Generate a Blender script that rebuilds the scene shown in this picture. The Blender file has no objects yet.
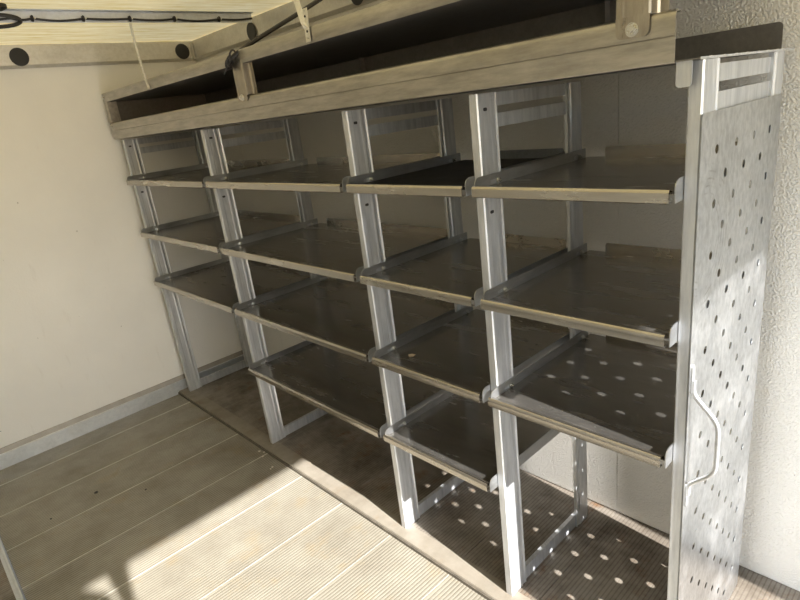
import bpy, bmesh, math, random
from mathutils import Vector, Matrix
random.seed(7)
PI = math.pi
scene = bpy.context.scene
COL = scene.collection

# ------------------------------------------------------------------ materials
def new_mat(name):
    m = bpy.data.materials.new(name); m.use_nodes = True
    nt = m.node_tree
    for n in list(nt.nodes): nt.nodes.remove(n)
    out = nt.nodes.new('ShaderNodeOutputMaterial')
    return m, nt, out

def N(nt, kind, **kw):
    n = nt.nodes.new(kind)
    for k, v in kw.items():
        if k.startswith('i_'):
            key = k[2:]
            n.inputs[int(key) if key.isdigit() else key.replace('_', ' ')].default_value = v
        else: setattr(n, k, v)
    return n

def ramp(nt, fac, stops):
    r = nt.nodes.new('ShaderNodeValToRGB')
    e = r.color_ramp.elements
    while len(e) < len(stops): e.new(0.5)
    for el, (p, c) in zip(e, stops):
        el.position = p
        el.color = (c, c, c, 1) if isinstance(c, (int, float)) else (*c, 1)
    nt.links.new(fac, r.inputs[0])
    return r.outputs[0]

def coords(nt, scale=(1, 1, 1)):
    g = nt.nodes.new('ShaderNodeNewGeometry')
    mp = nt.nodes.new('ShaderNodeMapping'); mp.inputs['Scale'].default_value = scale
    nt.links.new(g.outputs['Position'], mp.inputs['Vector'])
    return mp.outputs[0]

def noise(nt, vec, scale, detail=4, rough=.55):
    n = N(nt, 'ShaderNodeTexNoise', i_Scale=scale, i_Detail=detail, i_Roughness=rough)
    nt.links.new(vec, n.inputs['Vector'])
    return n.outputs['Fac']

def mix(nt, fac, a, b, mode='MIX'):
    m = nt.nodes.new('ShaderNodeMix'); m.data_type = 'RGBA'; m.blend_type = mode
    for sock, v in ((0, fac), (6, a), (7, b)):
        if hasattr(v, 'is_output'): nt.links.new(v, m.inputs[sock])
        elif sock == 0: m.inputs[0].default_value = v
        else: m.inputs[sock].default_value = (*v, 1)
    return m.outputs[2]

def bump(nt, h, strength, dist):
    b = N(nt, 'ShaderNodeBump', i_Strength=strength, i_Distance=dist)
    nt.links.new(h, b.inputs['Height'])
    return b.outputs[0]

def alu(name, c0, c1, r0, r1, stretch=(1, 1, 1), scale=14, metal=1.0, dirt=None, dirt_amt=.5, fine=(1, 1, 1), scratch=.12, bmp=.12, scuff=None):
    m, nt, out = new_mat(name)
    p = nt.nodes.new('ShaderNodeBsdfPrincipled')
    n1 = noise(nt, coords(nt, stretch), scale, 6, .65)
    n2 = noise(nt, coords(nt, fine), 60, 5, .7)
    col = ramp(nt, n1, [(.3, c0), (.7, c1)])
    col = mix(nt, scratch * 2, col, ramp(nt, n2, [(.35, .35), (.62, .8)]), 'OVERLAY')
    if dirt:
        n3 = noise(nt, coords(nt), 5, 8, .7)
        f = ramp(nt, n3, [(.52, 0.0), (.72, dirt_amt)])
        col = mix(nt, f, col, dirt)
        mt = N(nt, 'ShaderNodeMath', operation='MULTIPLY_ADD'); nt.links.new(f, mt.inputs[0])
        mt.inputs[1].default_value = -metal; mt.inputs[2].default_value = metal
        nt.links.new(mt.outputs[0], p.inputs['Metallic'])
    else: p.inputs['Metallic'].default_value = metal
    if scuff:
        g = nt.nodes.new('ShaderNodeNewGeometry')
        v = N(nt, 'ShaderNodeVectorMath', operation='DISTANCE'); nt.links.new(g.outputs['Position'], v.inputs[0]); v.inputs[1].default_value = scuff
        w = N(nt, 'ShaderNodeMath', operation='SINE'); q = N(nt, 'ShaderNodeMath', operation='MULTIPLY'); q.inputs[1].default_value = 420
        nt.links.new(v.outputs['Value'], q.inputs[0]); nt.links.new(q.outputs[0], w.inputs[0])
        f1 = ramp(nt, w.outputs[0], [(.55, 0.0), (.95, 1.0)])
        f2 = ramp(nt, v.outputs['Value'], [(.05, 0.0), (.08, 1.0), (.15, 1.0), (.18, 0.0)])
        f3 = ramp(nt, noise(nt, coords(nt), 16, 3), [(.5, 0.0), (.62, .55)])
        f = mix(nt, 1.0, mix(nt, 1.0, f1, f2, 'MULTIPLY'), f3, 'MULTIPLY')
        col = mix(nt, f, col, (.20, .19, .175))
    nt.links.new(col, p.inputs['Base Color'])
    nt.links.new(ramp(nt, n1, [(.3, r0), (.7, r1)]), p.inputs['Roughness'])
    nt.links.new(bump(nt, n2, bmp, .0006), p.inputs['Normal'])
    nt.links.new(p.outputs[0], out.inputs[0])
    return m

def paint(name, c, rough=.5, var=.06, scale=6, metal=0.0):
    m, nt, out = new_mat(name)
    p = nt.nodes.new('ShaderNodeBsdfPrincipled')
    n1 = noise(nt, coords(nt), scale, 5)
    a = tuple(max(0, x * (1 - var)) for x in c); b = tuple(min(1, x * (1 + var)) for x in c)
    nt.links.new(ramp(nt, n1, [(.3, a), (.7, b)]), p.inputs['Base Color'])
    p.inputs['Roughness'].default_value = rough; p.inputs['Metallic'].default_value = metal
    nt.links.new(p.outputs[0], out.inputs[0])
    return m

def frp(name, c, bs, bscale, dist):
    """pebbled fibreglass wall lining with a few scuffs"""
    m, nt, out = new_mat(name)
    p = nt.nodes.new('ShaderNodeBsdfPrincipled')
    big = noise(nt, coords(nt), 2.2, 5)
    col = ramp(nt, big, [(.3, tuple(x * .93 for x in c)), (.7, c)])
    sp = noise(nt, coords(nt), 38, 2, .4)
    col = mix(nt, ramp(nt, sp, [(.79, 0.0), (.81, .5)]), col, (.16, .13, .10))
    scr = noise(nt, coords(nt, (1, 1, .22)), 16, 6, .7)
    col = mix(nt, ramp(nt, scr, [(.62, 0.0), (.8, .22)]), col, (.45, .38, .30))
    nt.links.new(col, p.inputs['Base Color'])
    p.inputs['Roughness'].default_value = .5
    v = N(nt, 'ShaderNodeTexVoronoi', i_Scale=bscale, feature='SMOOTH_F1')
    nt.links.new(coords(nt), v.inputs['Vector'])
    n2 = noise(nt, coords(nt), bscale * .8, 3)
    ad = N(nt, 'ShaderNodeMath', operation='ADD'); nt.links.new(v.outputs['Distance'], ad.inputs[0]); nt.links.new(n2, ad.inputs[1])
    nt.links.new(bump(nt, ad.outputs[0], bs, dist), p.inputs['Normal'])
    nt.links.new(p.outputs[0], out.inputs[0])
    return m

def floor_mat(name, base, base2, grime, stain, amt_g, amt_s, metal, rough):
    m, nt, out = new_mat(name)
    p = nt.nodes.new('ShaderNodeBsdfPrincipled')
    n1 = noise(nt, coords(nt, (1, .35, 1)), 9, 7, .65)
    col = ramp(nt, n1, [(.3, base), (.7, base2)])
    n2 = noise(nt, coords(nt), 3.2, 8, .7)
    fg = ramp(nt, n2, [(.42, 0.0), (.68, amt_g)])
    col = mix(nt, fg, col, grime)
    n3 = noise(nt, coords(nt, (1.3, 1, 1)), 5.1, 9, .72)
    fs = ramp(nt, n3, [(.55, 0.0), (.7, amt_s)])
    col = mix(nt, fs, col, stain)
    nt.links.new(col, p.inputs['Base Color'])
    mx = N(nt, 'ShaderNodeMath', operation='MAXIMUM'); nt.links.new(fg, mx.inputs[0]); nt.links.new(fs, mx.inputs[1])
    mt = N(nt, 'ShaderNodeMath', operation='MULTIPLY_ADD'); nt.links.new(mx.outputs[0], mt.inputs[0])
    mt.inputs[1].default_value = -metal * .8; mt.inputs[2].default_value = metal
    d = nt.nodes.new('ShaderNodeBsdfDiffuse'); g = nt.nodes.new('ShaderNodeBsdfGlossy')
    nt.links.new(col, d.inputs[0]); g.inputs['Color'].default_value = (.74, .72, .68, 1); g.inputs['Roughness'].default_value = rough
    n4 = noise(nt, coords(nt), 90, 4)
    bp = bump(nt, n4, .15, .0006)
    nt.links.new(bp, d.inputs['Normal']); nt.links.new(bp, g.inputs['Normal'])
    ms = nt.nodes.new('ShaderNodeMixShader'); nt.links.new(mt.outputs[0], ms.inputs[0])
    nt.links.new(d.outputs[0], ms.inputs[1]); nt.links.new(g.outputs[0], ms.inputs[2])
    nt.links.new(ms.outputs[0], out.inputs[0])
    return m

def roof_mat():
    m, nt, out = new_mat('translucent_fibreglass')
    a = noise(nt, coords(nt, (9, 1.2, 1)), 3.2, 6, .6)
    b = noise(nt, coords(nt), 26, 4)
    col = ramp(nt, a, [(.3, (.74, .57, .24)), (.7, (.95, .83, .53))])
    col = mix(nt, .25, col, ramp(nt, b, [(.35, .45), (.65, .7)]), 'OVERLAY')
    t = nt.nodes.new('ShaderNodeBsdfTranslucent'); d = nt.nodes.new('ShaderNodeBsdfDiffuse')
    nt.links.new(col, t.inputs[0]); nt.links.new(col, d.inputs[0])
    ms = nt.nodes.new('ShaderNodeMixShader'); ms.inputs[0].default_value = ROOF_TRANS
    nt.links.new(d.outputs[0], ms.inputs[1]); nt.links.new(t.outputs[0], ms.inputs[2])
    nt.links.new(ms.outputs[0], out.inputs[0])
    return m

ROOF_TRANS = .115
M = {}
M['post'] = alu('post_aluminium', (.50, .515, .54), (.66, .675, .70), .36, .48, (4, 4, .5), 10, .65, (.30, .28, .25), .25, (1, 1, .12), .18, .06)
M['tray'] = alu('shelf_sheet_metal', (.33, .31, .28), (.43, .405, .37), .20, .30, (.6, 3, 1), 5, .9, (.22, .20, .17), .10, (.2, 3, 1), .05, .0)
M['flange'] = alu('flange_aluminium', (.40, .405, .41), (.52, .525, .53), .28, .40, (2, 1, 3), 8, .9, None, 0, (1, .2, 1), .10, .03)
M['lip'] = alu('worn_lip_aluminium', (.46, .43, .38), (.58, .545, .49), .22, .30, (.5, 3, 3), 8, .97, None, 0, (.1, 1, 1), .03, .0)
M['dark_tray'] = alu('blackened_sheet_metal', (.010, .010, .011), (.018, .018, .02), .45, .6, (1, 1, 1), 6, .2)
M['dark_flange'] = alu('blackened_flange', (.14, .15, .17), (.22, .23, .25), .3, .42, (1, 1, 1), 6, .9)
M['rail'] = alu('bin_rail_aluminium', (.36, .34, .305), (.44, .42, .38), .28, .40, (.5, 3, 3), 7, .93, (.24, .22, .185), .35, (.15, 1, 1), .18, .05)
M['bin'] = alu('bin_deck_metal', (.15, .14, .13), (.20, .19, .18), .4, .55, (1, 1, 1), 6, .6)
M['bracket'] = alu('bracket_steel', (.34, .31, .265), (.44, .405, .35), .26, .38, (3, 3, .7), 8, .95, None, 0, (1, 1, .2), .12, .04)
M['panel'] = alu('perforated_panel', (.42, .43, .44), (.54, .55, .56), .27, .37, (1, 1, 1), 5, .96, (.30, .285, .26), .14, (1, 1, .6), .2, .08, (3.218, .035, 1.305))
M['bolt'] = alu('zinc_bolt', (.60, .59, .56), (.75, .74, .70), .22, .35, (1, 1, 1), 20, 1.0)
M['handle'] = alu('handle_aluminium', (.44, .445, .45), (.54, .545, .55), .3, .4, (1, 1, 1), 20, .75)
M['wall'] = frp('fibreglass_wall_lining', (.88, .86, .82), .35, 110, .0012)
M['wall_rough'] = frp('pebbled_wall_lining', (.75, .725, .675), .9, 190, .003)
M['cove'] = alu('cove_aluminium', (.60, .575, .52), (.74, .71, .65), .38, .52, (1, 1, 3), 7, .5, (.40, .35, .28), .3)
M['kick'] = alu('kick_plate', (.60, .62, .65), (.74, .76, .79), .35, .5, (1, 1, 2), 9, .75, (.40, .38, .35), .4)
M['capstrip'] = paint('kick_cap', (.36, .33, .29), .55, .15, 12, .4)
M['black'] = paint('black_rubber', (.018, .017, .017), .5, .2)
M['cable'] = paint('black_cable_sheath', (.025, .022, .022), .42, .2)
M['cord'] = paint('white_cord', (.72, .68, .56), .8, .15, 90)
M['zinc'] = alu('galvanised_strap', (.68, .66, .60), (.85, .83, .76), .35, .5, (1, 1, 1), 30, .85)
M['floor'] = floor_mat('ribbed_aluminium_floor', (.275, .25, .20), (.345, .32, .26), (.18, .155, .12), (.33, .235, .115), .55, .45, .26, .33)
M['groove'] = floor_mat('dirty_groove', (.17, .15, .115), (.215, .195, .155), (.115, .10, .075), (.20, .14, .065), .6, .45, .12, .45)
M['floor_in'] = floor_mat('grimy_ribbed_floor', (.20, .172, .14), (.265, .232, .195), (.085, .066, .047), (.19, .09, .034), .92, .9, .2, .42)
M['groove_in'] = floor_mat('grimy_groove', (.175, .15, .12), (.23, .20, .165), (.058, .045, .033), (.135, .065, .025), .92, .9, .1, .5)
M['trim'] = floor_mat('dusty_trim_bar', (.23, .205, .165), (.31, .275, .225), (.16, .13, .095), (.25, .16, .085), .65, .5, .12, .45)
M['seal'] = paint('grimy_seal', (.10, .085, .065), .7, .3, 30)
M['joint'] = alu('plank_joint', (.62, .59, .52), (.75, .72, .64), .35, .5, (1, .3, 1), 9, .6)
M['chip'] = paint('chip_of_paint', (.75, .70, .62), .6)
M['scrap'] = paint('torn_tape', (.62, .50, .36), .7, .2, 60)
M['concrete'] = paint('yard_concrete', (.22, .21, .20), .8, .15, 2)
M['frame'] = paint('door_frame_metal', (.62, .61, .59), .5, .08, 4, .3)
M['roof'] = roof_mat()

# ------------------------------------------------------------------ mesh builder
class MB:
    def __init__(s): s.v = []; s.f = []
    def add(s, vs, fs):
        o = len(s.v); s.v += [tuple(map(float, p)) for p in vs]; s.f += [tuple(i + o for i in f) for f in fs]; return s
    def box(s, x0, x1, y0, y1, z0, z1):
        vs = [(x, y, z) for x in (x0, x1) for y in (y0, y1) for z in (z0, z1)]
        return s.add(vs, [(0, 1, 3, 2), (4, 6, 7, 5), (0, 4, 5, 1), (2, 3, 7, 6), (0, 2, 6, 4), (1, 5, 7, 3)])
    def prism(s, poly, axis, a, b):
        """poly: 2-D outline in the two remaining axes (in xyz order), extruded from a to b"""
        n = len(poly)
        def P(p, t): return {'x': (t, p[0], p[1]), 'y': (p[0], t, p[1]), 'z': (p[0], p[1], t)}[axis]
        vs = [P(p, a) for p in poly] + [P(p, b) for p in poly]
        fs = [tuple(range(n)), tuple(range(2 * n - 1, n - 1, -1))]
        fs += [(i, (i + 1) % n, n + (i + 1) % n, n + i) for i in range(n)]
        return s.add(vs, fs)
    def sheet(s, line, t, axis, a, b):
        """bent sheet: a 2-D polyline thickened by t and extruded"""
        n = len(line); off = []
        for i in range(n):
            p0 = Vector(line[max(i - 1, 0)]); p1 = Vector(line[i]); p2 = Vector(line[min(i + 1, n - 1)])
            d1 = (p1 - p0); d2 = (p2 - p1)
            if d1.length < 1e-9: d1 = d2
            if d2.length < 1e-9: d2 = d1
            d1.normalize(); d2.normalize()
            n1 = Vector((-d1.y, d1.x)); n2 = Vector((-d2.y, d2.x)); nn = n1 + n2
            nn = nn / max(nn.length_squared / 2, .35)
            off.append((p1.x + nn.x * t, p1.y + nn.y * t))
        vs = []; fs = []
        def P(p, q): return {'x': (q, p[0], p[1]), 'y': (p[0], q, p[1]), 'z': (p[0], p[1], q)}[axis]
        for q in (a, b): vs += [P(p, q) for p in line] + [P(p, q) for p in off]
        m = 2 * n
        for i in range(n - 1):
            fs += [(i, i + 1, m + i + 1, m + i), (n + i, m + n + i, m + n + i + 1, n + i + 1),
                   (i, n + i, n + i + 1, i + 1), (m + i, m + i + 1, m + n + i + 1, m + n + i)]
        fs += [(0, m, m + n, n), (n - 1, 2 * n - 1, m + 2 * n - 1, m + n - 1)]
        return s.add(vs, fs)
    def tube(s, pts, r, k=8, caps=True):
        pts = [Vector(p) for p in pts]; n = len(pts)
        rr = r if isinstance(r, (list, tuple)) else [r] * n
        up = None; vs = []
        for i in range(n):
            d = (pts[min(i + 1, n - 1)] - pts[max(i - 1, 0)]).normalized()
            if up is None: up = Vector((0, 0, 1)) if abs(d.z) < .9 else Vector((0, 1, 0))
            a = d.cross(up).normalized(); b = a.cross(d).normalized(); up = b
            for j in range(k):
                t = 2 * PI * j / k
                vs.append(pts[i] + (a * math.cos(t) + b * math.sin(t)) * rr[i])
        fs = [(i * k + j, i * k + (j + 1) % k, (i + 1) * k + (j + 1) % k, (i + 1) * k + j) for i in range(n - 1) for j in range(k)]
        if caps: fs += [tuple(range(k - 1, -1, -1)), tuple(range((n - 1) * k, n * k))]
        return s.add(vs, fs)
    def disc(s, c, axis, r, h, k=24, bev=0.0):
        c = Vector(c); e = {'x': (Vector((0, 1, 0)), Vector((0, 0, 1)), Vector((1, 0, 0))), 'y': (Vector((1, 0, 0)), Vector((0, 0, 1)), Vector((0, 1, 0))), 'z': (Vector((1, 0, 0)), Vector((0, 1, 0)), Vector((0, 0, 1)))}[axis]
        rings = [(r, 0), (r, h * (1 - bev)), (r * (1 - bev), h)] if bev else [(r, 0), (r, h)]
        vs = []; fs = []
        for (q, t) in rings: vs += [c + e[0] * q * math.cos(2 * PI * j / k) + e[1] * q * math.sin(2 * PI * j / k) + e[2] * t for j in range(k)]
        n = len(rings)
        for i in range(n - 1): fs += [(i * k + j, i * k + (j + 1) % k, (i + 1) * k + (j + 1) % k, (i + 1) * k + j) for j in range(k)]
        fs += [tuple(range(k)), tuple(range((n - 1) * k, n * k))]
        return s.add(vs, fs)
    def holed(s, cells, axis, at, t):
        """plate with holes: cells = (u0,u1,v0,v1, hole or None); hole = (cu,cv,ru,rv) superellipse-free slot/circle"""
        for (u0, u1, v0, v1, h) in cells:
            def P(u, v, q): return {'x': (q, u, v), 'y': (u, q, v), 'z': (u, v, q)}[axis]
            if h is None:
                vs = [P(u, v, q) for q in (at, at + t) for (u, v) in ((u0, v0), (u1, v0), (u1, v1), (u0, v1))]
                s.add(vs, [(0, 1, 2, 3), (7, 6, 5, 4)]); continue
            cu, cv, ru, rv = h
            K = 16
            angs = [2 * PI * (i + .5) / K for i in range(K)]
            angs += [math.atan2(v - cv, u - cu) % (2 * PI) for u in (u0, u1) for v in (v0, v1)]
            angs = sorted(set(round(a, 6) for a in angs)); n = len(angs)
            inn = []; outp = []
            for a in angs:
                ca, sa = math.cos(a), math.sin(a)
                ts = []
                if ca > 1e-9: ts.append((u1 - cu) / ca)
                if ca < -1e-9: ts.append((u0 - cu) / ca)
                if sa > 1e-9: ts.append((v1 - cv) / sa)
                if sa < -1e-9: ts.append((v0 - cv) / sa)
                tt = min(ts); outp.append((cu + ca * tt, cv + sa * tt))
                if ru <= rv + 1e-9 and ru >= rv - 1e-9: inn.append((cu + ca * ru, cv + sa * ru))
                else:  # slot: rounded ends along u
                    L = ru - rv
                    # ray against stadium
                    if abs(sa) > 1e-9 and abs(ca / sa * rv) <= L: q = rv / abs(sa); inn.append((cu + ca * q, cv + sa * q))
                    else:
                        sg = 1 if ca > 0 else -1; b = ca * sg * L
                        q = b + math.sqrt(max(0, b * b - L * L + rv * rv)); inn.append((cu + ca * q, cv + sa * q))
            vs = [P(*p, q) for q in (at, at + t) for p in inn] + [P(*p, q) for q in (at, at + t) for p in outp]
            fs = []
            for i in range(n):
                j = (i + 1) % n
                fs += [(i, j, 2 * n + j, 2 * n + i), (n + j, n + i, 3 * n + i, 3 * n + j), (i, n + i, n + j, j)]
            s.add(vs, fs)
        return s
    def rim(s, pts, axis, at, t):
        def P(p, q): return {'x': (q, p[0], p[1]), 'y': (p[0], q, p[1]), 'z': (p[0], p[1], q)}[axis]
        n = len(pts)
        return s.add([P(p, at) for p in pts] + [P(p, at + t) for p in pts], [(i, (i + 1) % n, n + (i + 1) % n, n + i) for i in range(n)])

def rounded(u0, u1, v0, v1, r, which, k=6):
    """rectangle outline with chosen corners rounded: which subset of 'bl br tr tl'"""
    P = []
    for name, (cx, cy), a0 in (('bl', (u0, v0), PI), ('br', (u1, v0), 1.5 * PI), ('tr', (u1, v1), 0), ('tl', (u0, v1), .5 * PI)):
        if name in which:
            ox = cx + (r if cx == u0 else -r); oy = cy + (r if cy == v0 else -r)
            P += [(ox + r * math.cos(a0 + .5 * PI * i / k), oy + r * math.sin(a0 + .5 * PI * i / k)) for i in range(k + 1)]
        else: P.append((cx, cy))
    return P

def obj(name, mb, mat, parent=None, origin=None, smooth=False):
    """mb in world coordinates; origin = world position of the object"""
    pw = Vector((0, 0, 0))
    q = parent
    while q is not None: pw += q.location; q = q.parent
    o0 = Vector(origin) if origin is not None else (pw if parent else Vector((0, 0, 0)))
    me = bpy.data.meshes.new(name)
    me.from_pydata([tuple(Vector(p) - o0) for p in mb.v], [], mb.f)
    bm = bmesh.new(); bm.from_mesh(me)
    bmesh.ops.remove_doubles(bm, verts=bm.verts, dist=1e-6)
    bmesh.ops.recalc_face_normals(bm, faces=bm.faces)
    bm.to_mesh(me); bm.free()
    if smooth:
        for p in me.polygons: p.use_smooth = True
        try: me.set_sharp_from_angle(angle=math.radians(40))
        except Exception: pass
    me.materials.append(mat)
    o = bpy.data.objects.new(name, me); COL.objects.link(o)
    o.parent = parent; o.location = o0 - pw
    return o

def tag(o, label, cat, group=None):
    o['label'] = label; o['category'] = cat
    if group: o['group'] = group
    return o
def empty(name, loc, label, cat, group=None):
    o = bpy.data.objects.new(name, None); o.empty_display_size = .1; COL.objects.link(o); o.location = loc
    return tag(o, label, cat, group)
def struct(name, mb, mat, parent=None, **k):
    o = obj(name, mb, mat, parent, **k)
    if parent is None: o['kind'] = 'structure'
    return o

# ------------------------------------------------------------------ layout (metres)
X = [0.0, 1.06, 2.11, 2.6447, 3.1885]       # left faces of the five front posts
ROW = [1.4337, 1.1166, .8026, .475]         # top of the front lip of each shelf row
DEP = .518                                   # rear face of the rear posts
WL, YB, XR, YN = -.0735, .607, 4.5, -1.85    # left wall, wall behind the rack, rear doorway, near wall
ZR = 2.2
ZA = -.02                                    # aisle floor, a small step below the rack's floor

# ------------------------------------------------------------------ setting
def ribbed(x0, x1, y0, y1, z, pitch=.3275, phase=1.4395, ribs=24, deep=.0013):
    """extruded planks: ribs run along y"""
    prof = []
    k = math.floor((x0 - phase) / pitch); w = pitch / ribs
    x = phase + k * pitch
    i = 0
    while x < x1:
        if x >= x0 - 1e-6:
            j = i % ribs
            if j == 0: prof += [(x, z - .003), (x + .0014, z - .003), (x + .0016, z), (x + w * .62, z)]
            else: prof += [(x, z - deep), (x + w * .30, z - deep), (x + w * .42, z), (x + w * .88, z)]
        x += w; i += 1
    mb = MB(); n = len(prof)
    vs = [(p[0], y0, p[1]) for p in prof] + [(p[0], y1, p[1]) for p in prof]
    mb.zdirt = z - deep * .5
    mb.add(vs, [(i, i + 1, n + i + 1, n + i) for i in range(n - 1)])
    mb.box(x0 - .02, x1 + .02, y0, y1, z - .03, z - .02)
    return mb
def ribbed_floor(name, mb, m_top, m_groove):
    o = struct(name, mb, m_top); o.data.materials.append(m_groove)
    for p in o.data.polygons:
        if max(o.data.vertices[v].co.z for v in p.vertices) < mb.zdirt: p.material_index = 1
    return o
ribbed_floor('floor', ribbed(WL - .02, XR + .1, -1.222, -.052, ZA, deep=.0006), M['floor'], M['groove'])
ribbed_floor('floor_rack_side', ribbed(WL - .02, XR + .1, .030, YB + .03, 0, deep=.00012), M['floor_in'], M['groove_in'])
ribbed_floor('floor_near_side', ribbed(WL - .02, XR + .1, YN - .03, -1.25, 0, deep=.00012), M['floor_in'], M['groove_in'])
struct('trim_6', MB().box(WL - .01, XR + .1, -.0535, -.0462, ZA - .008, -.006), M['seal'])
# low step bars along both edges of the aisle
b = MB(); b.prism([(-.0465, ZA - .006), (-.0465, -.004), (-.044, .0005), (.030, .0005), (.030, ZA - .006)], 'x', WL - .01, XR + .1)
struct('trim_1', b, M['trim'])
b = MB(); b.prism([(-1.2235, ZA - .006), (-1.2235, .006), (-1.228, .012), (-1.236, .012), (-1.238, .003), (-1.2505, .003), (-1.2505, ZA - .006)], 'x', WL - .01, XR + .1)
struct('trim_2', b, M['kick'])
# bright bead where the planks of the aisle meet
b = MB()
for k in range(-4, 10):
    x = 1.4395 + k * .3275
    if x > WL + .02: b.box(x - .0035, x - .0005, -1.222, -.052, ZA - .001, ZA + .0012)
struct('trim_3', b, M['joint'])

struct('wall_left', MB().box(WL - .03, WL, YN - .03, YB + .03, -.05, ZR + .02), M['wall'])
w = MB()
for x0, x1 in ((WL - .03, .289), (.291, 1.519), (1.521, 2.749), (2.751, 3.979), (3.981, XR)):
    w.box(x0, x1, YB, YB + .03, .006, ZR + .02)
w.box(WL - .03, XR, YB + .004, YB + .031, -.05, ZR + .02)
struct('wall_back', w, M['wall_rough'])
struct('wall_front', MB().box(WL - .03, XR, YN - .03, YN, -.05, ZR + .02), M['wall'])
# rear doorway: header and jambs
d = MB(); zh = 2.022
d.box(XR, XR + .05, YN - .03, YB + .03, zh, ZR + .02)
d.prism([(.435, -.05), (YB + .03, -.05), (YB + .03, zh), (.343, zh), (.400, zh - .05), (.435, zh - .09)], 'x', XR, XR + .05)
d.prism([(YN - .03, -.05), (-1.27, -.05), (-1.27, zh - .10), (-1.37, zh - .012), (-1.37, zh), (YN - .03, zh)], 'x', XR, XR + .05)
struct('wall_right', d, M['frame'])
struct('ceiling', MB().add([(WL - .03, YN - .03, ZR), (XR + .05, YN - .03, ZR), (XR + .05, YB + .03, ZR), (WL - .03, YB + .03, ZR)], [(0, 1, 2, 3)]), M['roof'])
# coves along the tops of the walls, with black hole plugs
b = MB(); b.sheet([(WL, 2.083), (WL + .012, 2.086), (WL + .026, 2.098), (WL + .030, 2.19), (WL + .012, 2.192), (WL + .012, 2.199)], .002, 'y', YN, YB - .0)
cl = struct('trim_4', b, M['cove'])
b = MB()
b.sheet([(YB, 2.083), (YB - .010, 2.086), (YB - .020, 2.098), (YB - .024, 2.192), (YB - .004, 2.195), (YB - .004, 2.199)], -.002, 'x', WL, XR)
cs = struct('trim_5', b, M['cove'])
for yy in (-1.275, -.379, .517):
    obj('hole_plug', MB().disc((WL + .0285, yy, 2.137), 'x', .045, .004, 28, .3), M['black'], cl)
for xx in (.70, 1.6, 2.5, 3.4):
    obj('hole_plug', MB().disc((xx, YB - .0285, 2.128), 'y', .045, .004, 28, .3), M['black'], cs)
# short corner piece where the two coves meet
obj('corner_joint', MB().box(WL + .028, WL + .06, YB - .036, YB - .026, 2.09, 2.185), M['cove'], cl)
# roof bow
b = MB(); b.sheet([(.745, 2.198), (.770, 2.196), (.772, 2.163), (.800, 2.154), (.803, 2.196), (.83, 2.198)], .0025, 'y', YN, .535)
struct('ceiling_beam', b, M['kick'])
# kick plates along the floor at the left wall
b = MB(); b.prism([(WL + .001, ZA), (WL + .016, ZA), (WL + .016, .066), (WL + .012, .070), (WL + .001, .070)], 'y', YN, YB)
bl = struct('baseboard_left', b, M['kick'])
b = MB(); b.prism([(WL, .070), (WL + .012, .070), (WL + .004, .097), (WL, .099)], 'y', YN, YB)
obj('cap_strip', b, M['capstrip'], bl)
g = MB().box(-30, 40, -40, 30, -.95, -.9)
struct('ground', g, M['concrete'])

# ------------------------------------------------------------------ shelving rack
RB = Vector((1.6, .25, 0))
rack = empty('shelving_rack', RB, 'tall grey aluminium shelving rack of four bays standing along the pale back wall', 'shelving')

def post_profile(x, flip=False, depth=.0845, y0=0.0):
    w = .028
    line = [(.0, .016), (0, .002), (.003, 0), (w - .003, 0), (w, .004), (w, .020), (w - .0008, .024), (w - .0008, .051), (w, .055), (w, .062), (w - .0032, .067), (w - .0032, depth - .008), (w - .001, depth - .003), (w - .001, depth), (w - .012, depth)]
    if flip: return [(x + p[0], y0 + depth - p[1]) for p in line]
    return [(x + p[0], y0 + p[1]) for p in line]
def hexbolt(c, axis, sgn, r=.0085):
    b = MB()
    if axis == 'x':
        b.disc(c, 'x', r * 1.35, .0015 * sgn, 16)
        b.disc((c[0] + .0015 * sgn, c[1], c[2]), 'x', r, .006 * sgn, 6)
        b.disc((c[0] + .0075 * sgn, c[1], c[2]), 'x', r * .5, .004 * sgn, 10)
    else:
        b.disc(c, 'y', r * 1.35, .0015 * sgn, 16)
        b.disc((c[0], c[1] + .0015 * sgn, c[2]), 'y', r, .006 * sgn, 6)
        b.disc((c[0], c[1] + .0075 * sgn, c[2]), 'y', r * .5, .004 * sgn, 10)
    return b

for i, x in enumerate(X):
    ztop = 1.671 if i == 4 else 1.662
    b = MB().sheet(post_profile(x), .0022, 'z', .001, ztop); po = obj('post', b, M['post'], rack, (x, 0, 0))
    if i < 4:
        for zh_ in (1.622, 1.352):
            obj('slot_hole', MB().prism(rounded(.024, .040, zh_ - .0045, zh_ + .0045, .0042, ('bl', 'br', 'tr', 'tl'), 4), 'x', x + .0272, x + .0276), M['black'], po)
    b = MB().sheet(post_profile(x, True, y0=DEP - .0845), -.0022, 'z', .001, ztop); obj('post', b, M['post'], rack, (x, DEP, 0))
    ya, yb = .0845, DEP - .0845
    # upper ties between front and rear post, lower one with a turned tab
    obj('cross_rail', MB().sheet([(x + .006, 1.627), (x + .020, 1.627), (x + .020, 1.661), (x + .006, 1.661)], .002, 'y', ya - .03, yb + .03), M['post'], rack)
    obj('cross_rail', MB().sheet([(x + .006, 1.572), (x + .022, 1.572), (x + .022, 1.608), (x + .006, 1.608)], .002, 'y', ya - .022, yb + .022), M['post'], rack)
    obj('cross_rail', MB().sheet([(x + .006, .0035), (x + .021, .0035), (x + .021, .057), (x + .006, .057)], .002, 'y', ya - .022, yb + .022), M['post'], rack)

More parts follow.
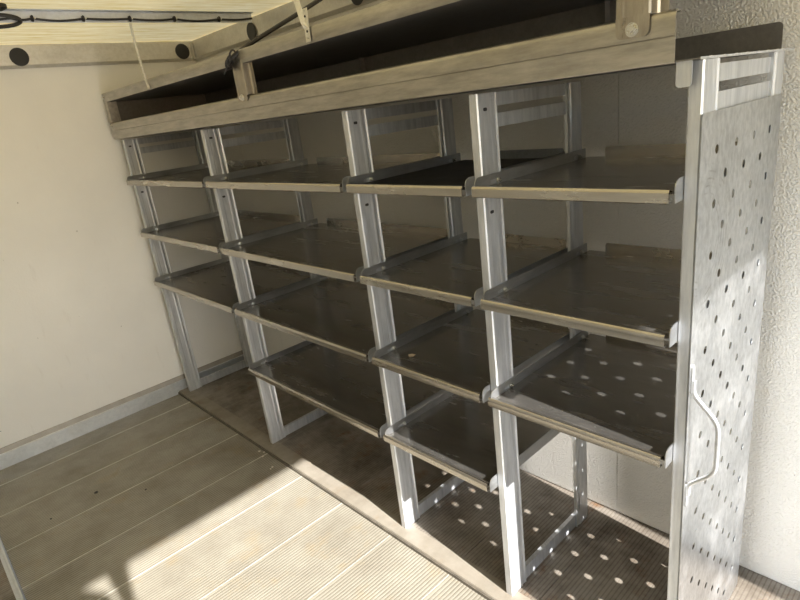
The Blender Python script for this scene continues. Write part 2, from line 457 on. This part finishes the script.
def shelf(bay, row, z):
    x0, x1 = X[bay], X[bay + 1]
    a, c = x0 + .0288, x1 - .0008
    if bay == 3: c = x1 - .0008
    la, lb = x0 + .022, x1 - .0127
    yr = .553
    zt = z - .008                       # top face of the deck
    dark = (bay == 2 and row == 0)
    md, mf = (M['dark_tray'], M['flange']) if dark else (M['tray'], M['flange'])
    root = obj('shelf', MB().box(a + .0022, c - .0022, -.0315, yr - .0022, zt - .0022, zt), md, rack, ((a + c) / 2, 0, zt))
    # rolled front lip
    line = [(-.020, zt + .0008), (-.027, z - .003), (-.032, z - .0006), (-.0365, z - .0012), (-.0395, z - .0045), (-.0402, z - .009), (-.0395, z - .013), (-.0402, z - .0255), (-.0385, z - .0268), (-.026, z - .0268)]
    obj('front_lip', MB().sheet(line, -.0018, 'x', la, lb), M['lip'], root, ((la + lb) / 2, -.035, z), smooth=True)
    # upturned sides, each with two slots and a bolt through the post
    zb, zf = zt - .012, z + .0215
    for side, xx in ((-1, a), (1, c - .0022)):
        f = MB(); zs = z + .0005
        cells = [(.022, .088, zb, zf, (.052, zs, .024, .0058)), (.088, .455, zb, zf, None), (.455, .520, zb, zf, (.484, zs, .024, .0058)), (.520, yr - .02, zb, zf, None)]
        f.holed(cells, 'x', xx, .0022)
        out = rounded(-.038, .022, z - .0262, zf, .02, ('tl',), 7)
        f.prism(out, 'x', xx, xx + .0022)
        f.rim([(.022, zb), (yr - .02, zb), (yr - .02, zf), (.022, zf)], 'x', xx, .0022)
        fo = obj('side_flange', f, mf, root, (xx, .25, z))
        for yb_ in (.062, .492):
            bx = xx + (.0022 if side < 0 else 0)
            obj('bolt', hexbolt((bx, yb_, zs), 'x', 1 if side < 0 else -1, .006), M['bolt'], root, (bx, yb_, zs))
    # upturned back edge, cut short of the corners
    r = MB().prism(rounded(a + .060, c - .060, zt - .002, z + .0225, .008, ('tl', 'tr'), 4), 'y', yr - .0022, yr)
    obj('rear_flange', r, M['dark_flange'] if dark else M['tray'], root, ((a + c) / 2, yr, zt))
    return root
for row, bays in ((0, (0, 1, 2, 3)), (1, (0, 1, 2, 3)), (2, (0, 1, 2, 3)), (3, (1, 2))):
    for bay in bays:
        s_ = shelf(bay, row, ROW[row])
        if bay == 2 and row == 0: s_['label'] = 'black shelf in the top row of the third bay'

# perforated end panel with grab handle
PX = 3.2172; PT = .0012
cells = []; zc = 1.3830 + .0567 * 2 + .0567 / 2; k = 2
ylo, yhi = -.002, .519
cells.append((ylo, yhi, zc, 1.573, None))
while zc - .0567 > .03:
    z1, z0 = zc, zc - .0567; zm = (z0 + z1) / 2
    first = .0275 if k % 2 else .0860
    hs = [first + .117 * j for j in range(4)]
    if k % 2: hs = [h for h in hs if h > .06]
    edges = [ylo] + [(hs[j] + hs[j + 1]) / 2 for j in range(len(hs) - 1)] + [yhi]
    for j, h in enumerate(hs): cells.append((edges[j], edges[j + 1], z0, z1, (h, zm, .0098, .0098)))
    zc -= .0567; k -= 1
cells.append((ylo, yhi, .002, zc, None))
p = MB().holed(cells, 'x', PX, PT); p.rim([(ylo, .002), (yhi, .002), (yhi, 1.573), (ylo, 1.573)], 'x', PX, PT)
panel = obj('end_panel', p, M['panel'], rack, (PX, .25, .8))
panel['label'] = 'pale perforated end panel of the rack'
def smooth_path(pts, r=.02, k=5):
    P = [Vector(q) for q in pts]; out = [P[0]]
    for i in range(1, len(P) - 1):
        a = (P[i - 1] - P[i]); b = (P[i + 1] - P[i]); ra = min(r, a.length * .45, b.length * .45)
        A = P[i] + a.normalized() * ra; B = P[i] + b.normalized() * ra
        for j in range(k + 1):
            t = j / k; out.append(A * (1 - t) ** 2 + P[i] * 2 * t * (1 - t) + B * t * t)
    out.append(P[-1]); return out
hx = PX + PT; hy = .010
h = MB().tube(smooth_path([(hx + .005, hy, 1.0), (hx + .005, hy, .965), (hx + .062, hy, .905), (hx + .062, hy, .775), (hx + .005, hy, .720), (hx + .005, hy, .69)], .025), .0060, 10)
hd = obj('handle', h, M['handle'], panel, (hx, hy, .843), smooth=True)
hd['label'] = 'bent metal grab handle'
for za, zb in ((.965, 1.038), (.655, .722)):
    hd2 = MB().prism(rounded(hy - .008, hy + .008, za, zb, .008, ('bl', 'br', 'tr', 'tl'), 4), 'x', hx, hx + .0045)
    obj('handle_foot', hd2, M['handle'], panel, (hx, hy, (za + zb) / 2))

# ------------------------------------------------------------------ overhead bin on top of the rack
OB = Vector((1.6, .25, 1.672))
bin_ = empty('overhead_bin', OB, 'long two-level metal storage bin lying across the top of the rack below the roof', 'storage bin')
yb = -.030
# lower deck with upturned back and a thin right edge
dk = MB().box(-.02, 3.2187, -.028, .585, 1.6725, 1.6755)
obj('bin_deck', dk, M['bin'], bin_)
obj('rear_flange', MB().prism(rounded(.0, 3.198, 1.6755, 1.740, .012, ('tl', 'tr'), 5), 'y', .553, .556), M['bin'], bin_)
obj('edge_tab', MB().prism(rounded(3.174, 3.203, 1.626, 1.6725, .008, ('bl', 'br'), 4), 'y', -.022, -.0195), M['post'], bin_)
for yy in (.03, .10, .17, .24, .31, .38, .45, .52):
    obj('rivet', MB().disc((3.2165, yy, 1.6755), 'z', .0035, .0016, 10, .4), M['bolt'], bin_)
obj('back_panel', MB().box(-.02, 2.80, .590, .593, 1.6755, 1.8765), M['bin'], bin_)
obj('side_panel', MB().box(-.0225, -.0205, -.027, .590, 1.6725, 1.8765), M['bin'], bin_)
obj('deck_edge', MB().box(3.2187, 3.2202, -.028, .585, 1.6715, 1.6762), M['post'], bin_)
# front rail: tall lip with a crease and rolled top
line = [(yb + .020, 1.6715), (yb + .002, 1.6712), (yb, 1.6735), (yb, 1.7175), (yb + .0016, 1.7190), (yb, 1.7205), (yb, 1.752), (yb + .001, 1.758), (yb + .005, 1.7625), (yb + .014, 1.7645), (yb + .022, 1.762)]
obj('front_rail', MB().sheet(line, -.0022, 'x', -.022, 3.1735), M['rail'], bin_, smooth=True)
# upper tray
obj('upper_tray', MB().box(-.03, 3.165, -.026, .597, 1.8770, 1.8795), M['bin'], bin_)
line = [(yb + .016, 1.8775), (yb + .001, 1.8775), (yb, 1.880), (yb, 1.920), (yb + .002, 1.925), (yb + .010, 1.9265)]
obj('upper_lip', MB().sheet(line, -.0022, 'x', -.030, 3.168), M['rail'], bin_, smooth=True)
# uprights joining the two levels
def bracket(xa, xb, zlow, ztop, first=False):
    yo = yb - .0026
    prof = [(xa, yo + .030), (xa, yo + .002), (xa + .004, yo), (xa + .014, yo), (xa + .017, yo + .0014), (xb - .017, yo + .0014), (xb - .014, yo), (xb - .004, yo), (xb, yo + .003), (xb + .001, yo + .027), (xb + .005, yo + .031), (xb + .021, yo + .031)]
    # above the rail: folded channel; below it: a flat tongue in front of the rail
    ch = MB().sheet(prof, .0022, 'z', 1.7655, ztop)
    br = obj('bracket', ch, M['bracket'], bin_, ((xa + xb) / 2, yb, 1.80), smooth=False)
    t = MB().prism(rounded(xa + .001, xb - .001, zlow, 1.7655, .012, ('bl', 'br'), 5), 'y', yo - .0022, yo - .0002)
    obj('tongue', t, M['bracket'], br, ((xa + xb) / 2, yo, zlow))
    obj('bolt', hexbolt(((xa + xb) / 2, yo - .0022, zlow + .015), 'y', -1, .0098), M['bolt'], br)
    return br
bracket(1.522, 1.600, 1.744, 1.890)
bracket(3.059, 3.128, 1.727, 1.8765)
# left end piece
e = MB().sheet([(-.021, yb + .05), (-.021, yb - .0005), (-.018, yb - .003), (.028, yb - .003), (.031, yb), (.031, yb + .05)], .0022, 'z', 1.7655, 1.8765)
obj('end_bracket', e, M['rail'], bin_)
obj('bolt', hexbolt((.0, yb - .0028, 1.901), 'y', -1, .007), M['bolt'], bin_)
obj('bolt', hexbolt((.005, yb - .0005, 1.745), 'y', -1, .007), M['bolt'], bin_)
for xx in (.55, 1.58, 2.73):
    obj('rear_bracket', MB().sheet([(xx, .56), (xx, .597), (xx + .07, .597)], .002, 'z', 1.6755, 1.877), M['bin'], bin_)

# ------------------------------------------------------------------ wires, cords, straps near the roof
def wob(a, b, n, amp, sag=0):
    a, b = Vector(a), Vector(b); out = []
    for i in range(n + 1):
        t = i / n
        q = a.lerp(b, t)
        out.append((q.x + amp * math.sin(9 * t + 1), q.y, q.z - sag * math.sin(PI * t) + amp * math.sin(14 * t)))
    return out
ties = [-.482, -.288, -.092, .115, .345]
pts = [(.812, -.60, 2.163)]
ys = [-.56] + ties + [.50]
for i in range(len(ys) - 1):
    a, b2 = ys[i], ys[i + 1]
    for j in range(6):
        t = j / 6
        pts.append((.812, a + (b2 - a) * t, 2.168 - .006 * math.sin(PI * t) * (1 + .6 * math.sin(i * 2.1))))
pts.append((.812, .53, 2.172))
wire = tag(obj('wiring_cable', MB().tube(pts, .0045, 8), M['cable'], None, (.812, -.05, 2.165), smooth=True), 'thin black wiring cable clipped in a line along the ceiling beam', 'cable')
for yy in ties:
    c = MB().tube([(.812 + .010 * math.cos(t), yy, 2.168 + .010 * math.sin(t)) for t in [2 * PI * q / 12 for q in range(13)]], .0035, 6)
    c.box(.803, .812, yy - .005, yy + .005, 2.158, 2.178)
    obj('cable_clip', c, M['cable'], wire, (.812, yy, 2.168))
    obj('clip_screw', MB().disc((.815, yy + .006, 2.168), 'x', .005, .007, 10, .3), M['bolt'], wire, (.815, yy, 2.168))
lp = []
for i in range(29):
    t = 2 * PI * i / 28
    lp.append((.828 + .012 * math.sin(2 * t), -.655 + .125 * math.cos(t), 2.156 + .022 * math.sin(t)))
tag(obj('cable_loop', MB().tube(lp, .0075, 8), M['cable'], None, (.825, -.655, 2.155), smooth=True), 'thick black loop of spare cable at the left end of the ceiling beam', 'cable')
tag(obj('roof_grommet', MB().disc((.90, -.62, 2.1985), 'z', .04, -.02, 20, .4), M['black'], None, (.90, -.62, 2.19)), 'small dark rubber boot on the roof above the cable loop', 'grommet')

cp = [(.806, -.093, 2.152), (.800, -.092, 2.11), (.785, -.085, 2.05), (.764, -.074, 1.99), (.735, -.060, 1.945), (.705, -.047, 1.915), (.690, -.0375, 1.892), (.690, -.0375, 1.880)]
def subdiv(pts, n=6):
    P = [Vector(p) for p in pts]; out = []
    for i in range(len(P) - 1):
        p0 = P[max(i - 1, 0)]; p1 = P[i]; p2 = P[i + 1]; p3 = P[min(i + 2, len(P) - 1)]
        for j in range(n):
            t = j / n
            out.append(.5 * ((2 * p1) + (p2 - p0) * t + (2 * p0 - 5 * p1 + 4 * p2 - p3) * t * t + (3 * p1 - p0 - 3 * p2 + p3) * t ** 3))
    out.append(P[-1]); return out
cpts = subdiv(cp, 8)
tag(obj('hanging_cord', MB().tube(cpts, [.0052 + .0012 * (i % 2) for i in range(len(cpts))], 7), M['cord'], None, (.75, -.05, 2.15), smooth=True), 'white twisted cord hanging from the ceiling beam down to the bin', 'cord')
kp = [(1.512, -.044, 1.868), (1.535, -.046, 1.886), (1.560, -.046, 1.902), (1.600, .005, 1.935), (1.585, .12, 1.985), (1.545, .27, 2.045), (1.49, .42, 2.105), (1.455, .50, 2.137), (1.42, .572, 2.165)]
kpts = subdiv(kp, 6)
kr = [.007 + .003 * (i / len(kpts)) for i in range(len(kpts))]
kc = tag(obj('black_cable', MB().tube(kpts, kr, 8), M['cable'], None, (1.53, 0, 1.95), smooth=True), 'thick black cable running from the wall cove down to the upright of the bin', 'cable')
for (px_, pz_) in ((1.530, 1.884), (1.545, 1.892), (1.572, 1.908)):
    c = MB().tube([(px_ + .016 * math.cos(t) * .5, -.046 + .013 * math.sin(t), pz_ + .018 * math.cos(t)) for t in [2 * PI * q / 12 for q in range(13)]], .0035, 6)
    c.tube([(px_ - .006, -.056, pz_ - .014), (px_ - .02, -.062, pz_ - .034)], .0025, 6)
    obj('cable_tie', c, M['cable'], kc, (px_, -.046, pz_))
st = MB()
def strap(pts, w, n=None):
    """thin metal strap following pts; w = half-width vectors"""
    for i in range(len(pts) - 1):
        a, b2 = Vector(pts[i]), Vector(pts[i + 1]); wa, wb = Vector(w[i]), Vector(w[i + 1])
        d = (b2 - a).normalized(); na = d.cross(wa).normalized() * .001; nb = d.cross(wb).normalized() * .001
        vs = [a - wa - na, a + wa - na, a + wa + na, a - wa + na, b2 - wb - nb, b2 + wb - nb, b2 + wb + nb, b2 - wb + nb]
        st.add(vs, [(0, 1, 2, 3), (7, 6, 5, 4), (0, 4, 5, 1), (1, 5, 6, 2), (2, 6, 7, 3), (3, 7, 4, 0)])
strap([(2.043, -.0345, 1.882), (2.045, -.0345, 1.930), (2.048, -.034, 1.978)], [(.012, 0, 0)] * 3)
strap([(2.046, -.036, 1.918), (2.036, -.038, 1.945), (2.022, -.037, 1.985), (1.985, -.03, 2.07), (1.935, -.02, 2.198)], [(.012, 0, 0), (.009, .006, .002), (.011, .002, .002), (.012, 0, .003), (.012, 0, .003)])
hang = tag(obj('hanger_strap', st, M['zinc'], None, (2.04, -.034, 1.93)), 'short twisted galvanised strap holding the upper bin rail to the roof', 'strap')
for zz in (1.892, 1.912, 1.955, 1.970):
    obj('rivet', MB().disc((2.046, -.0355, zz), 'y', .0035, -.002, 10), M['black'] if zz in (1.912, 1.955) else M['bolt'], hang)

# pull strap in the rear doorway, behind the camera
ps = MB()
ps.prism([(-1.258, 2.03), (-1.165, 2.03), (-1.178, 1.95), (-1.196, 1.86), (-1.20, 1.45), (-1.235, 1.45), (-1.245, 1.86), (-1.254, 1.95)], 'x', XR - .006, XR)
tag(obj('pull_strap', ps, M['black'], None, (XR - .01, -1.21, 2.0)), 'black webbing pull strap hanging from the header of the rear doorway', 'strap')

# ------------------------------------------------------------------ litter on the floor and a scrap on a shelf
def chip(name, x, y, z, s, mat, label, cat, group=None, h=.002):
    n = random.randint(5, 7); a0 = random.random() * 6
    poly = [(x + s * (.6 + .5 * random.random()) * math.cos(a0 + 2 * PI * i / n), y + s * (.6 + .5 * random.random()) * math.sin(a0 + 2 * PI * i / n)) for i in range(n)]
    return tag(obj(name, MB().prism(poly, 'z', z, z + h), mat, None, (x, y, z)), label, cat, group)
for (x, y, s) in ((1.055, -.072, .009), (1.085, -.060, .006), (1.115, -.085, .007), (1.245, -.105, .007), (1.252, -.12, .005)):
    chip('paint_chip', x, y, ZA + .0003, s, M['chip'], 'tiny pale paint chip lying on the aisle floor beside the step bar', 'paint chip', 'paint chips beside the step bar')
for (x, y, s, lab) in ((.665, -.80, .012, 'larger dark flake of dirt lying on the shaded floor near the left wall'),
                       (.865, -.62, .006, 'small dark speck on the shaded floor nearest the edge of the sunlight'),
                       (.70, -1.02, .006, 'small dark speck on the shaded floor close to the step at the left edge')):
    chip('dirt_flake', x, y, ZA + .0003, s, M['black'], lab, 'dirt')
chip('tape_scrap', 2.235, .065, ROW[2] - .0078, .016, M['scrap'], 'torn tan scrap of tape stuck on the front of a shelf in the third bay', 'scrap', None, .0008)

# ------------------------------------------------------------------ light
SUN_DIR = Vector((-1, .095, -.634)).normalized()
sun = bpy.data.lights.new('sun', 'SUN'); sun.energy = 15.5; sun.angle = math.radians(.6); sun.color = (1.0, .98, .95)
so = bpy.data.objects.new('sun', sun); COL.objects.link(so); so.location = (8, -.5, 5)
so.rotation_euler = SUN_DIR.to_track_quat('-Z', 'Y').to_euler()
world = bpy.data.worlds.new('sky'); scene.world = world; world.use_nodes = True
nt = world.node_tree
for n in list(nt.nodes): nt.nodes.remove(n)
wo = nt.nodes.new('ShaderNodeOutputWorld'); bg = nt.nodes.new('ShaderNodeBackground'); sk = nt.nodes.new('ShaderNodeTexSky')
sk.sky_type = 'NISHITA'; sk.sun_disc = False; sk.sun_elevation = math.radians(32); sk.sun_rotation = math.radians(95)
sk.dust_density = .6
bg.inputs['Strength'].default_value = .42
nt.links.new(sk.outputs[0], bg.inputs[0]); nt.links.new(bg.outputs[0], wo.inputs[0])

# ------------------------------------------------------------------ camera
cam = bpy.data.cameras.new('camera'); co = bpy.data.objects.new('camera', cam); COL.objects.link(co)
yaw, pitch, roll = .8473, -.3283, -.127
fw = Vector((-math.sin(yaw) * math.cos(pitch), math.cos(yaw) * math.cos(pitch), math.sin(pitch)))
rt = Vector((math.cos(yaw), math.sin(yaw), 0)); up = rt.cross(fw)
r2 = rt * math.cos(roll) + up * math.sin(roll); u2 = up * math.cos(roll) - rt * math.sin(roll)
mat = Matrix((( r2.x, u2.x, -fw.x, 3.6455), (r2.y, u2.y, -fw.y, -1.2052), (r2.z, u2.z, -fw.z, 1.6587), (0, 0, 0, 1)))
co.matrix_world = mat
cam.sensor_fit = 'HORIZONTAL'; cam.sensor_width = 36; cam.lens = 567.15 / 800 * 36; cam.clip_start = .05
scene.camera = co
vs = scene.view_settings
scene.display_settings.display_device = 'sRGB'
vs.view_transform = 'Standard'; vs.look = 'None'; vs.gamma = 1; vs.use_curve_mapping = False
vs.exposure = 0.33
